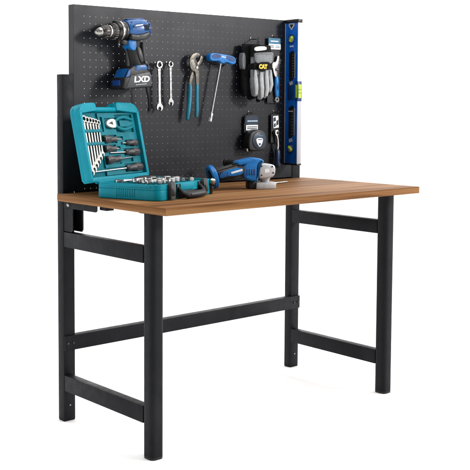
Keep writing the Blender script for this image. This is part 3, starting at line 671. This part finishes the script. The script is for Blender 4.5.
# ribs on the left side wall and a lower lip
for i in range(9): k.bb(-.0016, .003, .092 + i * .0085, .096 + i * .0085, .008, .036, .0012)
k.bb(-.0022, .004, .030, CD - .030, CH - .010, CH - .003, .0015)
base = k.build('base', 'teal', case)
# insert with moulded pockets
k = MB(); k.bb(.012, CW - .012, .012, CD - .012, .034, .0415, .002)
rnd = random.Random(5)
for i in range(7): k.bb(.022 + i * .042, .030 + i * .042, .020, CD - .025, .041, .0475, .002)
for j in range(3): k.bb(.020, CW - .020, .070 + j * .060, .077 + j * .060, .041, .0465, .002)
k.build('tray_insert', 'tealdk', base)
# latches and carrying handle on the front wall (local y = 0 side)
def latch(x, dz=0.):
    k = MB(); k.prism([(-.014, .004), (-.016, .030), (-.012, CH + .006), (.000, CH + .006), (.001, .030), (.000, .004)], x - .012, x + .012, .002, 2, plane='yz'); l = k.build('latch', 'grey', base)
    MB().bb(x - .008, x + .008, -.0185, -.014, .014, .036, .001).build('latch_pull', 'black', l)
latch(.062); latch(.262)
k = MB(); k.bb(.100, .114, -.004, .004, .004, CH - .002, .001); k.bb(.232, .244, -.004, .004, .004, CH - .002, .001); k.bb(.118, .232, -.003, .003, .002, .024, .001); k.build('handle_gap_shade', 'black', base)  # proud black boxes stand in for shade in the gaps around the handle
k = MB(); k.tube([(.108, -.004, .034), (.111, -.018, .018), (.128, -.026, .012), (.172, -.028, .012), (.222, -.026, .013), (.238, -.018, .020), (.240, -.004, .036)], [.006, .008, .0115, .0125, .0115, .008, .006], 14, flat=1.); hd = k.build('carry_handle', 'rubber', base)
k = MB(); k.tube([(.132, -.0385, .014), (.172, -.0408, .014), (.216, -.0385, .015)], [.004, .005, .004], 8, flat=.4); k.build('grip_inlay', 'grey', hd)
k = MB(); k.bb(.118, .200, -.006, .002, .026, CH - .001, .003); k.build('handle_boss', 'teal', base)
# lid: hinge line along local y = CD at z = CH; leans back 12 degrees
LEAN = 12; LH = .257; LT = .042; LD = .026
LM = T(-.017, CD, CH) @ RX(-LEAN)         # lid frame: x right, z up the lid, y into the lid
k = MB()
lo = [(-.002, .0)] + [(-.002, LH - .03)] + [(.002, LH - .012), (.014, LH - .002), (.030, LH + .003), (.082, LH + .005), (.090, LH), (.092, LH - .012), (.204, LH - .012), (.206, LH), (.214, LH + .006), (CW - .036, LH + .004), (CW - .014, LH - .004), (CW - .001, LH - .020), (CW + .002, LH - .04), (CW + .002, .016), (CW - .008, .003), (CW - .02, .0)]
lo = [(p[0], p[1]) for p in lo]
k.prism([(.010, .0), (.0, .010)] + lo[1:], LD, LT, .003, 2)
def lwall(x0, x1, z0, z1, bev=.0025, y0=0, y1=LD + .002): k.bb(x0, x1, y0, y1, z0, z1, bev, 2)
lwall(-.002, .011, .006, LH - .020); lwall(CW - .013, CW + .002, .006, LH - .022)
lwall(.004, CW - .004, 0, .015)
k.prism([(-.002, LH - .026), (.002, LH - .012), (.014, LH - .002), (.030, LH + .003), (.082, LH + .005), (.090, LH), (.092, LH - .022), (.012, LH - .030)], 0, LD + .002, .003, 2)
k.prism([(.204, LH - .022), (.206, LH), (.214, LH + .006), (CW - .036, LH + .004), (CW - .014, LH - .004), (CW - .001, LH - .020), (CW + .002, LH - .028), (CW - .012, LH - .032)], 0, LD + .002, .003, 2)
k.tube([(.088, .012, LH - .017), (.210, .012, LH - .017)], .0085, 14)
k.tube([(.03, .006, 0), (.30, .006, 0)], .0065, 12)
lid = k.build('lid', 'teal', case); lid.matrix_local = LM
# moulded lid insert: raised platform with pockets, clip bars for the spanners
k = MB()
k.bb(.0115, CW - .0135, LD - .006, LD + .001, .016, LH - .026, .001)
k.bb(.012, .106, LD - .0245, LD - .005, .163, .173, .002); k.bb(.012, .106, LD - .0245, LD - .005, .120, .130, .002)
POCK = [(.110, .194, .125, .153), (.194, .230, .134, .147), (.238, .312, .110, .134), (.212, .238, .117, .127), (.108, .182, .0945, .1195), (.182, .206, .102, .113),
        (.223, .313, .076, .1045), (.136, .223, .086, .0945), (.108, .200, .054, .0825), (.200, .270, .058, .072), (.214, .314, .0235, .053), (.105, .214, .032, .043),
        (.140, .200, .172, .211), (.200, .302, .160, .180), (.200, .302, .202, .222), (.200, .226, .178, .204), (.116, .130, .165, .215)]
gx = sorted(set([.106, .318] + [v for q in POCK for v in q[:2] if .106 < v < .318])); gz = sorted(set([.018, .228] + [v for q in POCK for v in q[2:] if .018 < v < .228]))
def solid(i, j):
    if not (0 <= i < len(gx) - 1 and 0 <= j < len(gz) - 1): return False
    cx, cz = (gx[i] + gx[i + 1]) / 2, (gz[j] + gz[j + 1]) / 2
    return not any(a < cx < b2 and c < cz < d2 for a, b2, c, d2 in POCK)
t_ = bmesh.new(); YF, YB = LD - .0125, LD - .004
def quad(*p): t_.faces.new([t_.verts.new(q) for q in p])
for i in range(len(gx) - 1):
    for j in range(len(gz) - 1):
        if not solid(i, j): continue
        a, b2, c, d2 = gx[i], gx[i + 1], gz[j], gz[j + 1]
        quad((a, YF, c), (b2, YF, c), (b2, YF, d2), (a, YF, d2))
        if not solid(i - 1, j): quad((a, YF, c), (a, YF, d2), (a, YB, d2), (a, YB, c))
        if not solid(i + 1, j): quad((b2, YF, c), (b2, YB, c), (b2, YB, d2), (b2, YF, d2))
        if not solid(i, j - 1): quad((a, YF, c), (a, YB, c), (b2, YB, c), (b2, YF, c))
        if not solid(i, j + 1): quad((a, YF, d2), (b2, YF, d2), (b2, YB, d2), (a, YB, d2))
bmesh.ops.remove_doubles(t_, verts=t_.verts, dist=1e-5); bmesh.ops.recalc_face_normals(t_, faces=t_.faces)
me = bpy.data.meshes.new('t'); t_.to_mesh(me); t_.free(); k.b.from_mesh(me)
li = k.build('lid_insert', 'tealdk', lid)
WL = CM @ LM
def inlid(x, z, d=.014, rot=0): return WL @ T(x, LD - d, z) @ RY(rot)
# spanners, longest on the left
ords = ['longest', 'second longest', 'third longest', 'fourth longest', 'fifth longest', 'shortest']
for i, (x, zt, zb) in enumerate(((.0200, .218, .030), (.0360, .214, .042), (.0515, .212, .054), (.0665, .210, .066), (.0810, .208, .078), (.0950, .204, .090))):
    spanner('combination_spanner', 'silver spanner in the lid of the teal case, %s of the six' % ords[i], zt - zb, .0118 - i * .0006, inlid(x, zt - .009, .017, 1.0 + i * .3), 'spanners clipped in the case lid', 'satin', open_r=.0132 - i * .0008, th=.008)
# screwdrivers
def screwdriver(label, x, z, hl, sl, r, flip, rot, sr=.0022):
    r *= 1.16; sr *= 1.25
    t = thing('screwdriver', label, 'screwdriver', inlid(x, z, .0135, rot) @ (Matrix.Scale(-1, 4, (1, 0, 0)) if False else (RZ(180) if flip else Matrix.Identity(4))), 'screwdrivers in the case lid')
    k = MB(); k.lathe([(0, r * .45), (.002, r * .8), (.008, r), (hl * .35, r * 1.02), (hl * .62, r * .72), (hl * .78, r * .66), (hl * .92, r * .85), (hl, r * .5)], 'x', 20)
    for i in range(6):
        a = i * PI / 3; k.tube([(.008, r * .93 * math.cos(a), r * .93 * math.sin(a)), (hl * .42, r * .93 * math.cos(a), r * .93 * math.sin(a))], r * .2, 6)
    g = k.build('handle', 'scrgrip', t)
    MB().lathe([(-.0012, r * .3), (-.0002, r * .62), (.0022, r * .84)], 'x', 16).build('end_cap', 'rubber', g)
    k = MB(); k.lathe([(hl - .001, sr * 1.3), (hl + .002, sr), (hl + sl - .006, sr), (hl + sl, sr * .5)], 'x', 12); k.build('shaft', 'chrome', t)
screwdriver('stubby screwdriver with its dark handle on the left, topmost in the case lid', .115, .139, .074, .034, .0108, False, 1)
screwdriver('smallest right handled screwdriver in the case lid, above the two other right handled ones', .307, .122, .064, .022, .0092, True, 1, .0018)
screwdriver('screwdriver with its dark handle on the left, middle of three such in the lid', .113, .107, .064, .022, .0098, False, 1)
screwdriver('screwdriver with its dark handle on the right, middle of three such in the lid', .308, .090, .080, .086, .0112, True, 1)
screwdriver('screwdriver with its dark handle on the left, lowest of three such in the lid', .113, .068, .082, .070, .0112, False, -2)
screwdriver('longest screwdriver, its dark handle bottom right and its shaft across the whole lid', .309, .038, .090, .200, .0118, True, -1, .0026)
# combination pliers in the lid
t = thing('combination_pliers', 'small pliers with a silver head and teal handles lying in the case lid', 'pliers', inlid(.205, .191, .0135))
k = MB(); k.prism(smooth2([(-.062, .002), (-.056, .010), (-.034, .017), (-.012, .015), (-.008, .006), (-.008, -.006), (-.012, -.015), (-.034, -.015), (-.056, -.009), (-.062, -.002)], 1), -.006, .003, .0015, 2); h = k.build('head', 'castalu', t)
k = MB(); k.prism([(-.052, .001), (-.030, .0075), (-.027, -.0045)], -.0068, -.0055, .0002, 1); k.build('jaw_opening', 'black', h)
for s in (1, -1):
    k = MB(); k.tube([(-.008, 0, s * .007), (.012, -.001, s * .018), (.040, -.001, s * .022), (.070, 0, s * .017), (.092, 0, s * .011)], [.0055, .0065, .0068, .0065, .0058], 12); k.build('handle', 'tealdk', t)
t['label'] = 'small pliers with a silver head and teal handles lying in the case lid'

# chrome sockets standing in the base tray
def socket(x, y, r, h, first=[None]):
    t = thing('socket', 'short chrome socket standing in the lower tray of the open teal case', 'socket', CM @ T(x, y, .0405), 'chrome sockets in the case tray')
    k = MB(); k.lathe([(0, r * .86), (h * .35, r * .88), (h * .42, r), (h - .001, r), (h, r * .92), (h - .0005, r * .62), (h * .5, r * .58)], 'z', 20); k.build('barrel', 'chrome', t)
    return t
rnd = random.Random(11)
for j, yy in enumerate((.040, .075, .112)):
    for i in range(8):
        x = .032 + i * .0265 + rnd.uniform(-.003, .003)
        if j == 0 and i > 5: continue
        socket(x, yy, .0078 + .0050 * rnd.random(), .016 + .010 * rnd.random())
t = thing('ratchet_handle', 'chrome ratchet with a black grip lying in the lower tray of the teal case', 'ratchet', CM @ T(.060, .195, .050) @ RZ(-3))
k = MB(); k.lathe([(-.008, .014), (-.006, .0165), (.005, .0165), (.007, .013)], 'z', 24); k.build('ratchet_head', 'chrome', t)
k = MB(); k.tube([(.014, 0, 0), (.050, 0, 0), (.090, 0, 0)], [.0060, .0052, .0062], 14); k.build('shank', 'chrome', t)
k = MB(); k.tube([(.090, 0, 0), (.125, 0, 0), (.170, 0, 0), (.190, 0, 0)], [.0095, .0115, .0110, .0100], 16); k.build('grip', 'rubber', t)
t = thing('extension_bar', 'plain chrome extension bar lying along the back of the case tray', 'extension bar', CM @ T(.240, .060, .049) @ RZ(78))
k = MB(); k.lathe([(0, .0075), (.014, .0075), (.016, .0050), (.110, .0050), (.112, .0062), (.122, .0062)], 'x', 18); k.build('bar', 'chrome', t)
t = thing('extension_bar', 'short thick chrome extension bar beside the right hand latch in the tray', 'extension bar', CM @ T(.270, .045, .049) @ RZ(70))
k = MB(); k.lathe([(0, .009), (.014, .009), (.016, .0058), (.070, .0058), (.072, .0072), (.084, .0072)], 'x', 18); k.build('bar', 'satin', t)
# universal joint standing at the far right corner of the case
t = thing('universal_joint', 'dark steel and chrome swivel joint poking out of the right corner of the teal case', 'socket tool', CM @ T(CW - .013, -.002, .030) @ RX(14))
k = MB(); k.lathe([(-.030, .0075), (-.028, .0092), (-.006, .0092), (-.004, .007)], 'z', 18); k.bb(-.0085, -.004, -.007, .007, -.006, .012, .001); k.bb(.004, .0085, -.007, .007, -.006, .012, .001); k.build('yoke', 'darksteel', t)
k = MB(); k.lathe([(.002, .003), (.005, .0085), (.012, .0115), (.019, .0100), (.023, .005)], 'z', 20); k.build('ball', 'chrome', t)

# ------------------------------------------------------------------ angle grinder
def grinder():
    t = thing('angle_grinder', 'blue and black angle grinder on the wood top, silver head to the right', 'angle grinder', T(.692, .295, H + .0005) @ RZ(-24))
    k = MB(); k.bb(-.036, .038, -.024, .026, 0, .0235, .002, 2); bs = k.build('guard_block', 'castalu', t)
    k = MB(); k.bb(-.062, -.0365, -.018, .024, .001, .030, .004, 2); k.build('rear_foot', 'black', bs)
    k = MB(); k.lathe([(.0238, .0150), (.030, .0165), (.036, .0195), (.042, .022), (.046, .0235)], 'z', 28, mx=T(.003, 0, 0)); k.build('spindle_neck', 'castalu', t)
    k = MB(); k.prism(smooth2([(-.030, .040), (-.022, .036), (.022, .040), (.033, .052), (.034, .078), (.024, .088), (-.018, .092), (-.030, .088)], 1), -.029, .029, .006, 3); gh = k.build('gear_head', 'castalu', t)
    k = MB(); k.prism([(-.008, .058), (.010, .060), (.008, .072), (-.008, .072)], -.0296, -.0286, 0); k.build('head_badge', 'red' if False else 'white', gh)
    for x, z in ((-.020, .050), (.024, .058), (.020, .080), (-.020, .082)): MB().lathe([(-.0312, .0016), (-.0306, .003), (-.028, .003)], 'y', 10, mx=T(x, 0, z)).build('screw', 'darksteel', gh)
    # motor housing
    k = MB(); k.prism(smooth2([(-.088, .040), (-.060, .028), (-.034, .026), (-.0305, .034), (-.0305, .092), (-.012, .094), (-.010, .102), (-.030, .112), (-.062, .110), (-.088, .094)], 2), -.032, .032, .009, 4); mh = k.build('motor_housing', 'blue', t)
    k = MB(); k.prism(smooth2([(-.108, .098), (-.080, .104), (-.050, .112), (-.040, .104), (-.080, .090), (-.108, .086)], 2), -.0332, .0332, .003, 2); k.build('top_cover', 'blue', mh)
    k = MB()
    for i in range(4): k.bb(-.078 + i * .009, -.073 + i * .009, -.0332, .0332, .050, .072, .001)
    k.build('vent', 'blued', mh)
    # barrel, tapering down to the rear
    def brl(name, m_, a, b2, sc, par=None):
        k = MB(); k.lathe([(a, 0.029 * sc), (a - .002, .031 * sc), ((a + b2) / 2, .028 * sc), (b2 + .002, .0255 * sc), (b2, .024 * sc)], 'x', 30, mx=SL, sx=1.0, sy=.92); return k.build(name, m_, par or t)
    SL = T(-.085, 0, .069) @ RY(-11) @ T(.085, 0, 0)
    b = brl('barrel', 'grey', -.080, -.190, 1.)
    k = MB(); k.prism(smooth2([(-.090, .014), (-.150, .012), (-.178, .004), (-.178, -.012), (-.150, -.008), (-.120, -.014), (-.090, -.012)], 2), -.0305, .0305, .002, 2, mx=SL); k.build('side_shell', 'blue', b)
    k = MB()
    for i in range(6): k.box((-.148 - i * .006, 0, .000), (.0025, .0618, .018), .0008, mx=SL @ T(0, 0, 0) @ RY(0))
    k.build('grip_rib', 'blued', b)
    k = MB(); k.prism([(-.092, -.001), (-.134, -.003), (-.136, .0035), (-.092, .006)], -.0316, -.0300, .0003, 1, mx=SL); k.build('badge', 'white', b)
    k = MB(); k.prism(smooth2([(-.084, .024), (-.140, .024), (-.186, .020), (-.186, .012), (-.140, .018), (-.084, .018)], 1), -.021, .021, .003, 2, mx=SL); k.build('top_inlay', 'jaw', b)
    k = MB(); k.prism(smooth2([(-.086, -.016), (-.140, -.018), (-.188, -.018), (-.188, -.026), (-.140, -.028), (-.086, -.030)], 1), -.024, .024, .004, 2, mx=SL); k.build('underside', 'black', b)
    k = MB(); k.box((-.112, -.012, .0275), (.014, .010, .006), .002, mx=SL); k.build('switch', 'black', b)
    # flared rear hoop
    k = MB(); k.ring((0, 0, 0), .0270, .0425, -.0095, .0095, 36, axis='x', bev=.004, sq=1.0, mx=T(-.193, 0, .0450) @ RY(-16)); k.build('rear_hoop', 'blue', t)
    k = MB(); k.lathe([(.008, .0262), (.000, .0262), (-.002, .020)], 'x', 26, mx=T(-.193, 0, .0450) @ RY(-16)); k.bb(-.205, -.193, -.010, .010, .033, .058, .002); k.build('battery_terminal', 'black', t)
    # side handle screwed into the far side of the gear head
    k = MB(); k.tube([(-.030, .028, .080), (-.040, .050, .081), (-.058, .090, .082), (-.078, .128, .083), (-.088, .146, .084)], [.009, .0125, .0115, .0130, .0155], 18); sh = k.build('side_handle', 'rubber', t)
    k = MB(); k.tube([(-.089, .1485, .0842), (-.091, .152, .0844)], [.0180, .0180], 18); k.build('handle_flange', 'black', sh)
grinder()
t = thing('pin_spanner', 'small bright steel key lying on the wood top behind the silver grinder head', 'key', T(.905, .420, H + .0035) @ RZ(12))
k = MB(); k.tube([(-.045, 0, 0), (.045, 0, 0)], .0030, 10); k.build('shank', 'satin', t)
k = MB(); k.lathe([(-.0028, .010), (.0032, .0105), (.0042, .009)], 'z', 18, mx=T(-.052, 0, 0)); k.build('head', 'chrome', t)

# ------------------------------------------------------------------ camera (solved from the photograph's vanishing lines)
yaw, pitch, roll = .6818, -.0682, .0014
f = Vector((math.sin(yaw) * math.cos(pitch), math.cos(yaw) * math.cos(pitch), math.sin(pitch)))
r0 = Vector((math.cos(yaw), -math.sin(yaw), 0)); u0 = r0.cross(f)
r_ = r0 * math.cos(roll) + u0 * math.sin(roll); u_ = -r0 * math.sin(roll) + u0 * math.cos(roll)
cd = bpy.data.cameras.new('camera'); cam = bpy.data.objects.new('camera', cd); COL.objects.link(cam)
mw = Matrix((r_, u_, -f)).transposed().to_4x4(); mw.translation = (-1.8031, -2.2159, 1.0909); cam.matrix_world = mw
cd.sensor_width = 36; cd.lens = 987.785 / 470 * 36; cd.shift_x = (235 - 164.72) / 470; cd.shift_y = (170.21 - 235) / 470
cd.clip_start = .1; cd.clip_end = 500
scn.camera = cam

# ------------------------------------------------------------------ light: softboxes and a bright backdrop sweep
def area(name, loc, target, sx, sy, power, col=(1, 1, 1)):
    l = bpy.data.lights.new(name, 'AREA'); l.shape = 'RECTANGLE'; l.size = sx; l.size_y = sy; l.energy = power; l.color = col
    o = bpy.data.objects.new(name, l); COL.objects.link(o); o.location = loc
    o.rotation_euler = (Vector(target) - Vector(loc)).to_track_quat('-Z', 'Y').to_euler(); return o
area('key_softbox', (3.5, -3.1, 2.7), (.6, .4, 1.0), .7, .9, 200, (1, .985, .96))
area('front_softbox', (2.1, -2.7, 1.45), (.3, .5, 1.1), 1.0, 1.2, 16)
area('top_softbox', (.3, -.5, 3.4), (.5, .2, .8), 2.0, 1.6, 42)
area('left_softbox', (-2.6, .6, 1.5), (0, .3, .7), .8, 1.8, 26)
w = bpy.data.worlds.new('World'); scn.world = w; w.use_nodes = True
N = w.node_tree.nodes; Lk = w.node_tree.links; bg = N['Background']
tc = N.new('ShaderNodeTexCoord'); dp = N.new('ShaderNodeVectorMath'); dp.operation = 'DOT_PRODUCT'
dp.inputs[1].default_value = (math.sin(.70), math.cos(.70), .12)
Lk.new(tc.outputs['Generated'], dp.inputs[0])
mr = N.new('ShaderNodeMapRange'); mr.interpolation_type = 'SMOOTHSTEP'
mr.inputs['From Min'].default_value = -.15; mr.inputs['From Max'].default_value = .55; mr.inputs['To Min'].default_value = .12; mr.inputs['To Max'].default_value = 2.9
Lk.new(dp.outputs['Value'], mr.inputs['Value']); Lk.new(mr.outputs['Result'], bg.inputs['Strength'])
bg.inputs['Color'].default_value = (1, 1, 1, 1)

scn.view_settings.view_transform = 'Standard'; scn.view_settings.look = 'None'
scn.view_settings.exposure = 0; scn.view_settings.gamma = 1; scn.view_settings.use_curve_mapping = False
scn.render.engine = 'CYCLES'
